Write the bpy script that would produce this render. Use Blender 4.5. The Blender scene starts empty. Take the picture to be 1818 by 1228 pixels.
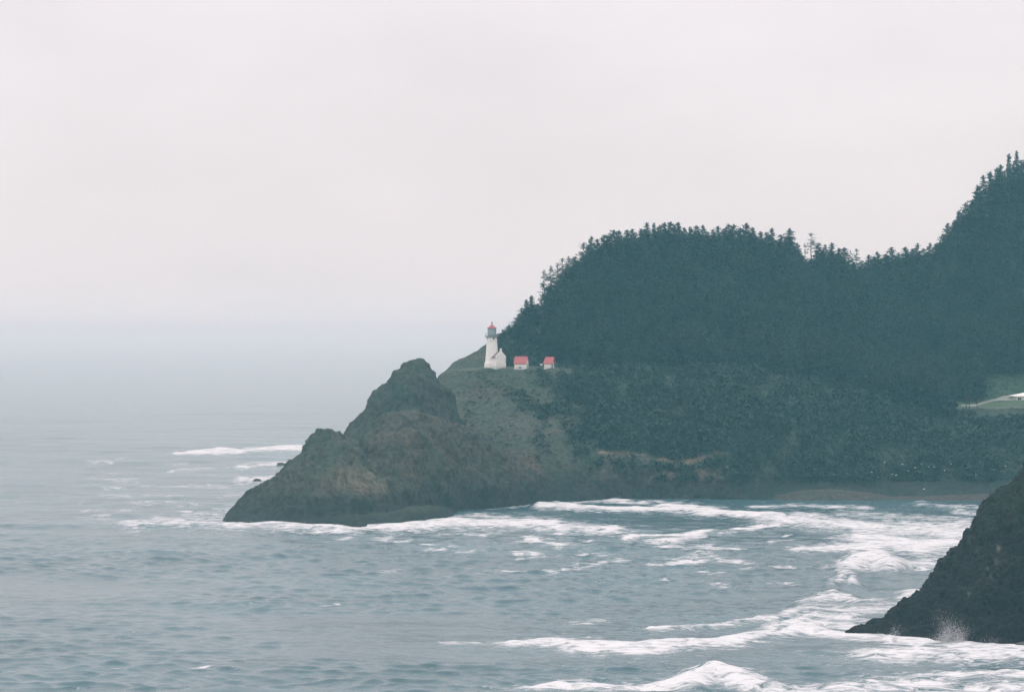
import bpy, bmesh, math, random
import numpy as np
from mathutils import Vector, Matrix
R = math.radians
random.seed(7); rng = np.random.default_rng(7)
S = bpy.context.scene
COL = S.collection

# ------------------------------------------------------------------ camera, world, sun, exposure
CAM_H = 60.0          # the look-out stands about sixty metres above the water
FPX = 5047.0          # focal length in photograph pixels
HOR = 585.0           # photograph row of the true horizon
CX = 909.0
cam = bpy.data.cameras.new('camera'); camo = bpy.data.objects.new('camera', cam); COL.objects.link(camo)
cam.sensor_width = 36.0; cam.lens = 36.0*FPX/1818.0
cam.shift_y = (HOR-614.0)/1818.0
cam.clip_start = 1.0; cam.clip_end = 90000.0
camo.location = (0, 0, CAM_H); camo.rotation_euler = (R(90), 0, 0)
S.camera = camo
S.view_settings.view_transform = 'Standard'
try: S.view_settings.look = 'None'
except Exception: pass
S.view_settings.exposure = 0.0; S.view_settings.gamma = 1.0
S.cycles.volume_bounces = 1
S.cycles.max_bounces = 6
S.cycles.use_denoising = True

SUN_EL, SUN_AZ = R(42), R(-120)      # azimuth from +Y towards +X; behind the cloud, over the left shoulder
w = bpy.data.worlds.new('World'); S.world = w; w.use_nodes = True
nt = w.node_tree; nt.nodes.clear()
N = nt.nodes.new; L = nt.links.new
out = N('ShaderNodeOutputWorld'); bg = N('ShaderNodeBackground'); L(bg.outputs[0], out.inputs[0])
sky = N('ShaderNodeTexSky'); sky.sky_type = 'NISHITA'; sky.sun_disc = False
sky.sun_elevation = SUN_EL; sky.sun_rotation = SUN_AZ
tc = N('ShaderNodeTexCoord'); sep = N('ShaderNodeSeparateXYZ'); L(tc.outputs['Generated'], sep.inputs[0])
ramp = N('ShaderNodeMapRange'); ramp.inputs[1].default_value = 0.06; ramp.inputs[2].default_value = 0.9
ramp.inputs[3].default_value = 8.2; ramp.inputs[4].default_value = 18.0
L(sep.outputs[2], ramp.inputs[0])
mp = N('ShaderNodeMapping'); mp.inputs['Scale'].default_value = (3.2, 3.2, 8.0); mp.inputs['Rotation'].default_value = (0, R(14), 0)
L(tc.outputs['Generated'], mp.inputs[0])
ns = N('ShaderNodeTexNoise'); ns.inputs['Scale'].default_value = 2.6; ns.inputs['Detail'].default_value = 5; ns.inputs['Roughness'].default_value = .5
L(mp.outputs[0], ns.inputs['Vector'])
cr = N('ShaderNodeMapRange'); cr.inputs[1].default_value = .3; cr.inputs[2].default_value = .7; cr.inputs[3].default_value = .97; cr.inputs[4].default_value = 1.07
L(ns.outputs[0], cr.inputs[0])
low = N('ShaderNodeMapRange'); low.inputs[1].default_value = -.005; low.inputs[2].default_value = .075; low.inputs[3].default_value = .96; low.inputs[4].default_value = 1.0
L(sep.outputs[2], low.inputs[0])
dip = N('ShaderNodeMath'); dip.operation = 'MULTIPLY'; L(ramp.outputs[0], dip.inputs[0]); L(low.outputs[0], dip.inputs[1])
mul = N('ShaderNodeMath'); mul.operation = 'MULTIPLY'; L(dip.outputs[0], mul.inputs[0]); L(cr.outputs[0], mul.inputs[1])
cloud = N('ShaderNodeVectorMath'); cloud.operation = 'SCALE'; cloud.inputs[0].default_value = (1.03, .975, 1.0)
L(mul.outputs[0], cloud.inputs['Scale'])
mix = N('ShaderNodeMix'); mix.data_type = 'RGBA'; mix.inputs[0].default_value = .93
L(sky.outputs[0], mix.inputs[6]); L(cloud.outputs[0], mix.inputs[7]); L(mix.outputs[2], bg.inputs[0])
bg.inputs[1].default_value = 0.1

sl = bpy.data.lights.new('sun', 'SUN'); sl.energy = 0.5; sl.angle = R(25); sl.color = (1, .97, .92)
so = bpy.data.objects.new('sun', sl); COL.objects.link(so)
d = Vector((math.sin(SUN_AZ)*math.cos(SUN_EL), math.cos(SUN_AZ)*math.cos(SUN_EL), math.sin(SUN_EL)))
so.rotation_euler = d.to_track_quat('Z', 'Y').to_euler(); so.location = (-300, -200, 400)

# ------------------------------------------------------------------ helpers
def tag(o, label=None, cat=None, group=None, kind=None):
    if label: o['label'] = label
    if cat: o['category'] = cat
    if group: o['group'] = group
    if kind: o['kind'] = kind
    return o
def link(name, me, mat, parent=None):
    o = bpy.data.objects.new(name, me); COL.objects.link(o)
    if mat and not me.materials: me.materials.append(mat)
    if parent: o.parent = parent
    return o
def empty(name, loc=(0, 0, 0), rz=0):
    o = bpy.data.objects.new(name, None); COL.objects.link(o); o.location = loc; o.rotation_euler = (0, 0, rz)
    o.empty_display_size = .5
    return o
def mesh_np(name, V, F, smooth=True, attrs=None):
    """V (n,3), F (m,k) with k = 3 or 4"""
    me = bpy.data.meshes.new(name); V = np.asarray(V, np.float32); F = np.asarray(F, np.int32)
    k = F.shape[1]
    me.vertices.add(len(V)); me.vertices.foreach_set('co', V.ravel())
    me.loops.add(F.size); me.loops.foreach_set('vertex_index', F.ravel())
    me.polygons.add(len(F)); me.polygons.foreach_set('loop_start', np.arange(0, F.size, k, dtype=np.int32))
    me.polygons.foreach_set('loop_total', np.full(len(F), k, np.int32))
    me.polygons.foreach_set('use_smooth', np.full(len(F), smooth))
    for nm, a in (attrs or {}).items():
        a = np.asarray(a, np.float32)
        if a.ndim == 1:
            at = me.attributes.new(nm, 'FLOAT', 'POINT'); at.data.foreach_set('value', a)
        else:
            at = me.attributes.new(nm, 'FLOAT_VECTOR', 'POINT'); at.data.foreach_set('vector', a.ravel())
    me.update(calc_edges=True)
    return me
def grid_faces(nr, nc):
    i = np.arange(nr*nc).reshape(nr, nc)
    return np.stack([i[:-1, :-1], i[:-1, 1:], i[1:, 1:], i[1:, :-1]], -1).reshape(-1, 4)
def hsh(i, j, k, s=0):
    h = (i*374761393 + j*668265263 + k*2147483647 + s*1274126177) & 0xFFFFFFFF
    h = ((h ^ (h >> 13))*1274126177) & 0xFFFFFFFF
    h = ((h ^ (h >> 16))*2246822519) & 0xFFFFFFFF
    return ((h ^ (h >> 15)) & 0xFFFFFF)/float(0xFFFFFF)
def vnoise(x, y, z, s=0):
    i = np.floor(x).astype(np.int64); j = np.floor(y).astype(np.int64); k = np.floor(z).astype(np.int64)
    u, v, q = x-i, y-j, z-k
    u = u*u*(3-2*u); v = v*v*(3-2*v); q = q*q*(3-2*q)
    r = 0
    for a in (0, 1):
        for b in (0, 1):
            for c in (0, 1):
                r = r + hsh(i+a, j+b, k+c, s)*(u if a else 1-u)*(v if b else 1-v)*(q if c else 1-q)
    return r*2-1
def fbm(x, y, z, sc, oct=4, s=0, gain=.5):
    r = 0; a = 1; t = 0
    for o in range(oct):
        r = r + a*vnoise(x/sc+17.3*o, y/sc-9.1*o, z/sc+3.7*o, s+o); t += a; a *= gain; sc /= 2.03
    return r/t
def billow(x, y, z, sc, oct=4, s=0):
    r = 0; a = 1; t = 0
    for o in range(oct):
        r = r + a*(2*np.abs(vnoise(x/sc+5*o, y/sc+z/sc*.3, z/sc-2*o, s+o))-.6); t += a; a *= .55; sc /= 2.2
    return r/t
def ridged(x, y, z, sc, oct=4, s=0):
    r = 0; a = 1; t = 0
    for o in range(oct):
        r = r + a*(1-2*np.abs(vnoise(x/sc+11*o, y/sc, z/sc-5*o, s+o))); t += a; a *= .5; sc /= 2.1
    return r/t
def I(px, pts, k=1):
    pts = np.array(pts, float)
    return np.interp(px, pts[:, 0], pts[:, k])
def zat(py, Y): return CAM_H - (py-HOR)*Y/FPX
def xat(px, Y): return (px-CX)*Y/FPX
def sst(a, b, x):
    t = np.clip((x-a)/(b-a), 0, 1); return t*t*(3-2*t)

class MB:
    """collects boxes, tubes and prisms into one mesh"""
    def __init__(s): s.bm = bmesh.new()
    def box(s, c, d, rz=0, taper=1.0):
        m = Matrix.Translation(c) @ Matrix.Rotation(rz, 4, 'Z') @ Matrix.Diagonal((d[0], d[1], d[2], 1))
        g = bmesh.ops.create_cube(s.bm, size=1, matrix=m); return s
    def tube(s, p, q, r0, r1=None, n=8, cap=True):
        p = Vector(p); q = Vector(q); r1 = r0 if r1 is None else r1
        a = (q-p).normalized(); e = a.orthogonal().normalized(); f = a.cross(e)
        A = [s.bm.verts.new(p+(e*math.cos(t)+f*math.sin(t))*r0) for t in [2*math.pi*i/n for i in range(n)]]
        B = [s.bm.verts.new(q+(e*math.cos(t)+f*math.sin(t))*r1) for t in [2*math.pi*i/n for i in range(n)]]
        for i in range(n): s.bm.faces.new((A[i], A[(i+1) % n], B[(i+1) % n], B[i]))
        if cap: s.bm.faces.new(A[::-1]); s.bm.faces.new(B)
        return s
    def lathe(s, prof, n=32, c=(0, 0, 0)):
        rings = []
        for r, z in prof:
            rings.append([s.bm.verts.new((c[0]+r*math.cos(2*math.pi*i/n), c[1]+r*math.sin(2*math.pi*i/n), c[2]+z)) for i in range(n)])
        for a, b in zip(rings, rings[1:]):
            for i in range(n): s.bm.faces.new((a[i], a[(i+1) % n], b[(i+1) % n], b[i]))
        return s
    def prism(s, prof, axis_len, y0=0):
        """profile in x,z extruded along y"""
        A = [s.bm.verts.new((x, y0, z)) for x, z in prof]; B = [s.bm.verts.new((x, y0+axis_len, z)) for x, z in prof]
        n = len(prof); s.bm.faces.new(A); s.bm.faces.new(B[::-1])
        for i in range(n): s.bm.faces.new((A[(i+1) % n], A[i], B[i], B[(i+1) % n]))
        return s
    def build(s, name, mat, parent=None, bevel=0, smooth=False):
        bmesh.ops.recalc_face_normals(s.bm, faces=s.bm.faces[:])
        if bevel: bmesh.ops.bevel(s.bm, geom=s.bm.edges[:], offset=bevel, segments=1, affect='EDGES')
        me = bpy.data.meshes.new(name); s.bm.to_mesh(me); s.bm.free()
        if smooth:
            for p in me.polygons: p.use_smooth = True
        return link(name, me, mat, parent)

# ------------------------------------------------------------------ materials
def newmat(name):
    m = bpy.data.materials.new(name); m.use_nodes = True
    t = m.node_tree; b = t.nodes['Principled BSDF']; b.inputs['Roughness'].default_value = .85
    b.inputs['Specular IOR Level'].default_value = .25
    return m, t, b
def simple(name, col, rough=.7, var=.12, scale=1.5, spec=.3, metallic=0, dirt=None):
    m, t, b = newmat(name)
    tc = t.nodes.new('ShaderNodeTexCoord'); n = t.nodes.new('ShaderNodeTexNoise')
    n.inputs['Scale'].default_value = scale; n.inputs['Detail'].default_value = 6; n.inputs['Roughness'].default_value = .65
    t.links.new(tc.outputs['Object'], n.inputs['Vector'])
    r = t.nodes.new('ShaderNodeValToRGB'); r.color_ramp.elements[0].position = .3; r.color_ramp.elements[1].position = .7
    c = np.array(col); dk = np.array(dirt) if dirt else c*(1-var)
    r.color_ramp.elements[0].color = (*dk, 1); r.color_ramp.elements[1].color = (*np.minimum(c*(1+var), .9), 1)
    t.links.new(n.outputs[0], r.inputs[0]); t.links.new(r.outputs[0], b.inputs['Base Color'])
    b.inputs['Roughness'].default_value = rough; b.inputs['Specular IOR Level'].default_value = spec; b.inputs['Metallic'].default_value = metallic
    return m
def land_material(name, bump=.6, fine=1.0):
    """colours from the mesh's 'tint' attribute (grass, bare rock, wet rock, sand) broken up by noise"""
    m, t, b = newmat(name); n_ = t.nodes.new; l_ = t.links.new
    at = n_('ShaderNodeAttribute'); at.attribute_name = 'tint'
    tc = n_('ShaderNodeTexCoord')
    n1 = n_('ShaderNodeTexNoise'); n1.inputs['Scale'].default_value = .6*fine; n1.inputs['Detail'].default_value = 8; n1.inputs['Roughness'].default_value = .7
    n2 = n_('ShaderNodeTexNoise'); n2.inputs['Scale'].default_value = .06*fine; n2.inputs['Detail'].default_value = 6; n2.inputs['Roughness'].default_value = .65
    for n in (n1, n2): l_(tc.outputs['Object'], n.inputs['Vector'])
    mr = n_('ShaderNodeMapRange'); mr.inputs[1].default_value = .3; mr.inputs[2].default_value = .7; mr.inputs[3].default_value = .15; mr.inputs[4].default_value = 2.05
    l_(n1.outputs[0], mr.inputs[0])
    sc = n_('ShaderNodeVectorMath'); sc.operation = 'SCALE'; l_(at.outputs['Vector'], sc.inputs[0]); l_(mr.outputs[0], sc.inputs['Scale'])
    # large warm / cool patches
    mx = n_('ShaderNodeMix'); mx.data_type = 'RGBA'; mx.blend_type = 'MULTIPLY'; mx.inputs[0].default_value = 1
    rp = n_('ShaderNodeValToRGB'); rp.color_ramp.elements[0].position = .35; rp.color_ramp.elements[0].color = (.75, .95, .8, 1)
    rp.color_ramp.elements[1].position = .65; rp.color_ramp.elements[1].color = (1.3, 1.06, .95, 1)
    l_(n2.outputs[0], rp.inputs[0]); l_(sc.outputs[0], mx.inputs[6]); l_(rp.outputs[0], mx.inputs[7]); l_(mx.outputs[2], b.inputs['Base Color'])
    bu = n_('ShaderNodeBump'); bu.inputs['Strength'].default_value = bump; bu.inputs['Distance'].default_value = 1.6
    l_(n1.outputs[0], bu.inputs['Height']); l_(bu.outputs[0], b.inputs['Normal'])
    b.inputs['Roughness'].default_value = .9
    return m
def leaf_material(name, dark, light):
    m, t, b = newmat(name); n_ = t.nodes.new; l_ = t.links.new
    g = n_('ShaderNodeNewGeometry'); n = n_('ShaderNodeTexNoise'); n.inputs['Scale'].default_value = .055; n.inputs['Detail'].default_value = 6; n.inputs['Roughness'].default_value = .7
    l_(g.outputs['Position'], n.inputs['Vector'])
    r = n_('ShaderNodeValToRGB'); r.color_ramp.elements[0].position = .32; r.color_ramp.elements[1].position = .68
    r.color_ramp.elements[0].color = (*dark, 1); r.color_ramp.elements[1].color = (*light, 1)
    l_(n.outputs[0], r.inputs[0]); l_(r.outputs[0], b.inputs['Base Color'])
    b.inputs['Roughness'].default_value = .8; b.inputs['Specular IOR Level'].default_value = .15
    return m
M = {}
M['leaf'] = leaf_material('spruce_needles', (.008, .026, .022), (.044, .084, .054))
M['leaf3'] = leaf_material('thicket_leaves', (.009, .026, .021), (.032, .058, .040))
M['leaf2'] = leaf_material('scrub_leaves', (.028, .050, .034), (.050, .072, .046))
M['bark'] = simple('bark', (.11, .095, .08), .9, .35, 3)
M['land'] = land_material('headland_ground', .8)
M['cliff'] = land_material('cliff_rock', .9, 1.6)
M['white'] = simple('whitewash', (.8, .79, .76), .8, .04, .8, dirt=(.66, .65, .62))
M['red'] = simple('red_roof_tiles', (.36, .10, .105), .6, .18, 2.5)
M['slate'] = simple('weathered_brown_roof', (.19, .15, .14), .8, .2, 2)
M['iron'] = simple('painted_iron', (.18, .22, .22), .5, .15, 3)
M['glass'] = simple('lantern_glass', (.28, .36, .36), .15, .08, 2, spec=.6)
M['dark'] = simple('dark_opening', (.03, .035, .035), .4, .1, 2)
M['timber'] = simple('weathered_timber', (.2, .18, .15), .9, .2, 3)
M['path'] = simple('pale_gravel', (.22, .24, .21), .95, .15, .6)
M['lawn'] = simple('mown_grass', (.10, .16, .075), .95, .2, .3)
M['bird'] = simple('white_plumage', (.75, .75, .74), .8, .05, 4)
M['drift'] = simple('bleached_driftwood', (.45, .43, .39), .9, .15, 3)

# ------------------------------------------------------------------ sea
f0 = FPX
STROKES = [  # centre line (photograph px on the sea plane), half thickness, strength, crest height in metres
 ([(318,806),(400,803),(470,800),(548,795)], 3.2, 1.35, 1.0), ([(300,836),(360,832),(410,830)], 2.5, .7, 0), ([(430,828),(480,824),(520,822)], 4, 1.0, 0),
 ([(430,851),(500,848)], 4.5, 1.0, 0), ([(170,848),(215,853),(262,862)], 4, .62, 0), ([(300,863),(350,862),(400,865)], 4, .68, 0), ([(150,908),(230,905)], 3, .62, 0),
 ([(232,931),(280,926),(340,930),(400,934),(470,935),(530,938),(620,944)], 7, 1.0, .6), ([(280,921),(330,922),(385,924)], 5, .8, 0), ([(410,903),(380,910),(330,912)], 5, .7, 0),
 ([(470,884),(430,898)], 5, .75, 0), ([(240,893),(300,890),(360,893)], 5, .62, 0), ([(390,880),(430,878)], 4, .7, 0), ([(330,878),(300,880)],3,.6,0),
 ([(470,932),(520,934),(560,938),(600,937)], 2.5, 1.3, .8),
 ([(620,939),(680,935),(740,930),(800,925),(860,924)], 5, 1.1, 0), ([(770,904),(830,899),(880,895),(940,890)], 2.5, 1.0, .2), ([(860,901),(905,898),(935,896)], 2, .9, 0),
 ([(700,937),(780,930),(870,930),(950,930),(1000,937),(1080,941)], 9, 1.1, .5), ([(880,928),(930,928),(965,930)], 9, 1.3, .3), ([(810,917),(850,914),(895,917)], 4, .85, 0),
 ([(540,939),(600,941),(660,939),(710,935)], 3.5, 1.1, .2), ([(780,950),(830,945)], 2.5, .9, 0), ([(540,939),(600,942),(660,939),(720,935)], 4, 1.1, .2), ([(740,947),(765,944)], 2, .8, 0), ([(940,956),(975,963),(1035,968)], 4.5, .95, 0), ([(915,980),(965,983)], 2, .9, 0), ([(925,991),(965,988)], 2, .85, 0),
 ([(990,987),(1035,982)], 2, .8, 0), ([(930,1014),(990,1011),(1060,1004)], 1.8, .8, 0), ([(1070,999),(1100,996)], 4, .8, 0),
 ([(960,899),(1000,900),(1060,905),(1140,905),(1200,906),(1260,908),(1320,914),(1385,917)], 3.5, 1.25, .8), ([(1190,902),(1215,903),(1250,908)], 8, 1.3, .8),
 ([(1015,890),(1050,887),(1085,888)], 2.5, .95, 0), ([(1080,886),(1105,888)], 4, 1.2, .3), ([(1105,891),(1160,890),(1205,891)], 2, .85, 0),
 ([(1340,900),(1400,897),(1450,897),(1540,901)], 3.2, .85, 0), ([(1640,895),(1720,903),(1745,905)], 5, .6, .6), ([(1700,908),(1745,912)],4,.8,0),
 ([(1380,922),(1430,924),(1480,930),(1560,938),(1640,945),(1740,950)], 12, 1.05, .5), ([(1440,926),(1480,931),(1520,935)], 6, 1.3, .4),
 ([(1500,912),(1600,918),(1740,925)], 8, .7, 0), ([(1560,935),(1640,935),(1740,932)], 12, .9, 0),
 ([(1425,976),(1490,973),(1560,968),(1620,968),(1690,960)], 7, 1.1, .5), ([(1540,955),(1590,962),(1620,972),(1690,965)], 13, 1.2, .5), ([(1640,975),(1700,975)], 12, .85, 0),
 ([(1110,954),(1160,951),(1230,949),(1275,942),(1340,938),(1385,931)], 2.2, 1.2, .3), ([(1165,960),(1200,957),(1240,952)], 4.5, 1.05, 0), ([(1180,966),(1230,972),(1310,973)], 3.5, 1.05, 0),
 ([(1190,1002),(1230,997),(1275,991)], 2.6, 1.05, 0), ([(1260,1018),(1280,1018)], 2, .8, 0),
 ([(1508,1008),(1535,998),(1560,996),(1580,1008)], 9, 1.25, 1.8), ([(1590,1006),(1640,1000),(1690,990)], 9, .9, 0), ([(1570,990),(1610,998),(1650,1003)],4,.9,0),
 ([(1478,1036),(1495,1027),(1512,1028),(1518,1045)], 2.6, .9, 1.0), ([(1438,1068),(1480,1062),(1530,1070),(1600,1068),(1625,1060)], 6, .95, .8), ([(1450,1078),(1520,1082),(1590,1080)], 8, .95, 0),
 ([(1455,1060),(1475,1055)], 3, .8, 1), ([(1600,1055),(1640,1045)], 4, .7, 0),
 ([(1160,1119),(1210,1116),(1260,1111),(1320,1104),(1380,1094),(1440,1080)], 4, .95, .4), ([(1400,1105),(1440,1098),(1500,1098)], 12, .95, .3), ([(1400,1110),(1420,1100),(1440,1095)],6,1.2,.6),
 ([(915,1144),(980,1143),(1060,1147),(1130,1151),(1200,1147),(1260,1143),(1330,1136),(1390,1126),(1435,1115)], 7, 1.3, .7), ([(1000,1145),(1080,1150),(1150,1153)], 11, 1.25, .4),
 ([(790,1142),(860,1143),(900,1142)], 3, .75, 0), ([(1360,1118),(1390,1115),(1420,1108)], 5, .9, .5),
 ([(1432,1118),(1470,1126),(1520,1132),(1580,1133),(1640,1138)], 7, 1.25, .5), ([(1440,1105),(1500,1110),(1560,1120)], 7, 1.0, 0), ([(1600,1140),(1700,1138),(1760,1135),(1818,1148),(1900,1150)], 9, 1.3, .25),
 ([(1545,1163),(1600,1160),(1700,1162),(1800,1165),(1900,1163)], 11, 1.05, .4), ([(1700,1150),(1790,1152),(1900,1165)], 12, 1.1, 0),
 ([(935,1224),(1000,1220),(1100,1220),(1180,1217),(1230,1212),(1275,1205),(1320,1212),(1370,1224)], 8, 1.35, .8), ([(1220,1212),(1275,1202),(1310,1210)], 10, 1.4, 1.6),
 ([(1480,1228),(1560,1218),(1650,1215),(1740,1205),(1830,1198),(1900,1196)], 11, 1.0, .6), ([(1380,1222),(1480,1222),(1620,1226),(1820,1222)], 8, .85, 0), ([(1660,1190),(1760,1188)],3,.7,0),
 ([(560,1080),(600,1076)], 1.5, .65, 0), ([(340,1187),(365,1184)], 2.5, .7, 0), ([(205,1187),(225,1186)], 2, .65, 0), ([(590,957),(620,954)], 2, .8, 0), ([(1020,1105),(1075,1101)], 4, .62, 0),
 ([(1250,1015),(1270,1016)], 2, .9, 0), ([(1270,1035),(1285,1040)], 5, .7, 0), ([(1180,990),(1260,986)],3,.7,0),
]
r_ = random.Random(5)
for _ in range(75):      # torn streaks drifting in the lee of the rocks and across the bay
    if _ < 45: x = r_.uniform(660, 1700); y = r_.uniform(945, 1035); s = r_.uniform(.6, .85)
    else: x = r_.uniform(130, 520); y = r_.uniform(812, 925); s = r_.uniform(.58, .8)
    ln = r_.uniform(12, 50); STROKES.append(([(x, y), (x+ln*.5, y-r_.uniform(-1, 2.5)), (x+ln, y-r_.uniform(-2, 4))], r_.uniform(1, 2.6), s, 0))

def sea_sheet():
    pys = np.concatenate([np.arange(1262, 1228, -3.0), np.arange(1228, 930, -0.5), np.arange(930, 640, -0.75), np.arange(640, 610, -1.0), np.arange(610, 591, -2.0)])
    Ys = CAM_H*f0/(pys-HOR)
    Ys = np.concatenate([[-600, -200, 100, 250, 380], Ys[Ys > 400], [60000.]])
    pxs = np.concatenate([[-9000, -5000, -2500, -1200, -700], np.arange(-300, -20, 12.), np.arange(-20, 1860, 1.7), np.arange(1860, 2300, 12.), [2700, 3500, 5000, 8000, 12000]])
    PX, YY = np.meshgrid(pxs, Ys)
    XX = (PX-CX)/f0*np.maximum(YY, 380)
    PYY = HOR + CAM_H*f0/np.maximum(YY, 380)
    dY = np.gradient(Ys)[:, None]*np.ones_like(PX); dY = np.maximum(dY, 1.0)
    z = np.zeros_like(XX); dx = np.zeros_like(XX); dy = np.zeros_like(XX)
    g = np.random.default_rng(11)
    # long swell from the open sea plus shorter wind waves; each fades once the sheet's rows are too coarse for it
    amod = .3+1.15*sst(-.45, .5, fbm(XX*.6, YY, 0*XX, 90, 4, 40))
    for i in range(90):
        lam = np.exp(g.uniform(np.log(1.7), np.log(55))); th = R(78)+g.normal(0, .55)*(1.0 if lam < 25 else .35)
        a = .0135*lam**.62*(.5+g.random())*(1.35 if lam < 5 else (.5 if lam < 22 else .65)); k = 2*math.pi/lam
        ph = g.uniform(0, 6.28); cx_, cy_ = math.cos(th), math.sin(th)
        fade = np.clip((lam/dY-2.2)/2.5, 0, 1); A = a*fade*(amod if lam < 30 else 1)
        arg = k*(cx_*XX+cy_*YY)+ph+2.0*vnoise(XX/(lam*4), YY/(lam*4), XX*0, 60+i)
        z += A*np.sin(arg); c = np.cos(arg)*A*1.0; dx += cx_*c; dy += cy_*c
    foam = np.zeros_like(XX); crest = np.zeros_like(XX)
    wob = 2.2*vnoise(XX/7, YY/16, XX*0, 5)+1.6*vnoise(XX/2.6, YY/6, XX*0, 6)
    for pts, ht, st, h in STROKES:
        pts = np.array(pts, float)
        x0, x1 = pts[:, 0].min()-60-ht*16, pts[:, 0].max()+60+ht*16; y0, y1 = pts[:, 1].min()-ht*4-8, pts[:, 1].max()+ht*4+8
        ri = np.where((PYY[:, 0] > y0) & (PYY[:, 0] < y1))[0]; ci = np.where((pxs > x0) & (pxs < x1))[0]
        if len(ri) == 0 or len(ci) == 0: continue
        sl = np.s_[ri[0]:ri[-1]+1, ci[0]:ci[-1]+1]
        px, py = PX[sl], PYY[sl]+wob[sl]*min(1, ht/6)
        best = np.full(px.shape, 1e9); tt = np.zeros(px.shape)
        asp = 4.0      # a streak this thick across is several times longer at its ends
        tot = 0
        for (ax, ay), (bx, by) in zip(pts, pts[1:]):
            vx, vy = (bx-ax)/asp, by-ay
            t = np.clip((((px-ax)/asp)*vx+(py-ay)*vy)/(vx*vx+vy*vy+1e-9), 0, 1)
            dd = np.hypot((px-ax)/asp-t*vx, py-ay-t*vy); best = np.minimum(best, dd)
        m = st*1.02*(.97*np.exp(-(best/(ht*1.15))**2*1.1)+.25*np.exp(-(best/(ht*2.6))**2))
        foam[sl] = np.maximum(foam[sl], m)
        if h:
            hw = np.maximum(4.0, ht*.9)
            crest[sl] = np.maximum(crest[sl], h*np.exp(-(best/hw)**2)*(.75+.4*vnoise(XX[sl]/12, YY[sl]/12, XX[sl]*0, 9)))
    foam = np.clip(foam, 0, 1.4)
    # heaped, broken water where it is white
    rough = fbm(XX, YY, 0*XX, 5.0, 3, 21)*np.clip(2.5/dY, .25, 1)
    z = z + crest*1.6 + .35*rough*np.clip(foam, 0, 1)*(dY < 12)
    P = np.stack([XX+dx*(dY < 20), YY+dy*(dY < 20), z], -1).reshape(-1, 3)
    base = [[c0, Y] for c0, Y in ()]
    me = mesh_np('sea', P, grid_faces(*XX.shape), True, {'foam': foam.ravel()})
    m, t, b = newmat('sea_water'); n_ = t.nodes.new; l_ = t.links.new
    tc = n_('ShaderNodeTexCoord')
    at = n_('ShaderNodeAttribute'); at.attribute_name = 'foam'
    mp = n_('ShaderNodeMapping'); mp.inputs['Scale'].default_value = (.55, 1.2, 1); l_(tc.outputs['Object'], mp.inputs[0])
    n1 = n_('ShaderNodeTexNoise'); n1.inputs['Scale'].default_value = .42; n1.inputs['Detail'].default_value = 10; n1.inputs['Roughness'].default_value = .74; n1.inputs['Distortion'].default_value = .7
    l_(mp.outputs[0], n1.inputs['Vector'])
    a1 = n_('ShaderNodeMath'); a1.operation = 'MULTIPLY_ADD'; l_(n1.outputs[0], a1.inputs[0]); a1.inputs[1].default_value = 5.0; a1.inputs[2].default_value = -2.6
    a2 = n_('ShaderNodeMath'); a2.operation = 'ADD'; l_(a1.outputs[0], a2.inputs[0]); l_(at.outputs['Fac'], a2.inputs[1])
    mr = n_('ShaderNodeMapRange'); mr.interpolation_type = 'SMOOTHSTEP'; mr.inputs[1].default_value = .36; mr.inputs[2].default_value = 1.4; l_(a2.outputs[0], mr.inputs[0])
    # deep water tint with slow patches of aerated, milkier water
    n2 = n_('ShaderNodeTexNoise'); n2.inputs['Scale'].default_value = .02; n2.inputs['Detail'].default_value = 4; l_(tc.outputs['Object'], n2.inputs['Vector'])
    cr = n_('ShaderNodeValToRGB'); cr.color_ramp.elements[0].position = .35; cr.color_ramp.elements[0].color = (.036, .088, .106, 1)
    cr.color_ramp.elements[1].position = .7; cr.color_ramp.elements[1].color = (.054, .120, .142, 1); l_(n2.outputs[0], cr.inputs[0])
    mx = n_('ShaderNodeMix'); mx.data_type = 'RGBA'; l_(mr.outputs[0], mx.inputs[0]); l_(cr.outputs[0], mx.inputs[6]); mx.inputs[7].default_value = (.62, .625, .635, 1)
    l_(mx.outputs[2], b.inputs['Base Color'])
    rr = n_('ShaderNodeMapRange'); rr.inputs[3].default_value = .2; rr.inputs[4].default_value = .95; l_(mr.outputs[0], rr.inputs[0]); l_(rr.outputs[0], b.inputs['Roughness'])
    b.inputs['IOR'].default_value = 1.33; b.inputs['Specular IOR Level'].default_value = .5
    n3 = n_('ShaderNodeTexNoise'); n3.inputs['Scale'].default_value = .9; n3.inputs['Detail'].default_value = 5; l_(tc.outputs['Object'], n3.inputs['Vector'])
    bu = n_('ShaderNodeBump'); bu.inputs['Strength'].default_value = .4; bu.inputs['Distance'].default_value = .4; l_(n3.outputs[0], bu.inputs['Height']); l_(bu.outputs[0], b.inputs['Normal'])
    return tag(link('sea', me, m), 'grey green sea with white surf breaking around the headland', 'sea', kind='structure')
sea_sheet()

# ------------------------------------------------------------------ land
def layer(PX, YY, crest, Yc, Yf, Yb, pf=.75, pb=1.3, zf=-4.0, zb=-6.0, off=0):
    px = PX[0]
    yc, yf, yb = I(px, Yc), I(px, Yf), I(px, Yb)
    zc = zat(I(px, crest), yc)
    t = np.clip((YY-yf)/(yc-yf), 0, 1); u = np.clip((YY-yc)/(yb-yc), 0, 1)
    return np.where(YY < yc, zf+(zc-zf)*np.sin(t*math.pi/2)**pf, zb+(zc-zb)*(1-u**pb))
def blur_rows(Z, n):
    k = np.exp(-np.linspace(-2, 2, 2*n+1)**2); k /= k.sum()
    P = np.pad(Z, ((n, n), (0, 0)), mode='edge'); return sum(k[i]*P[i:i+Z.shape[0]] for i in range(2*n+1))
def blur_cols(Z, n): return blur_rows(Z.T, n).T

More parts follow.
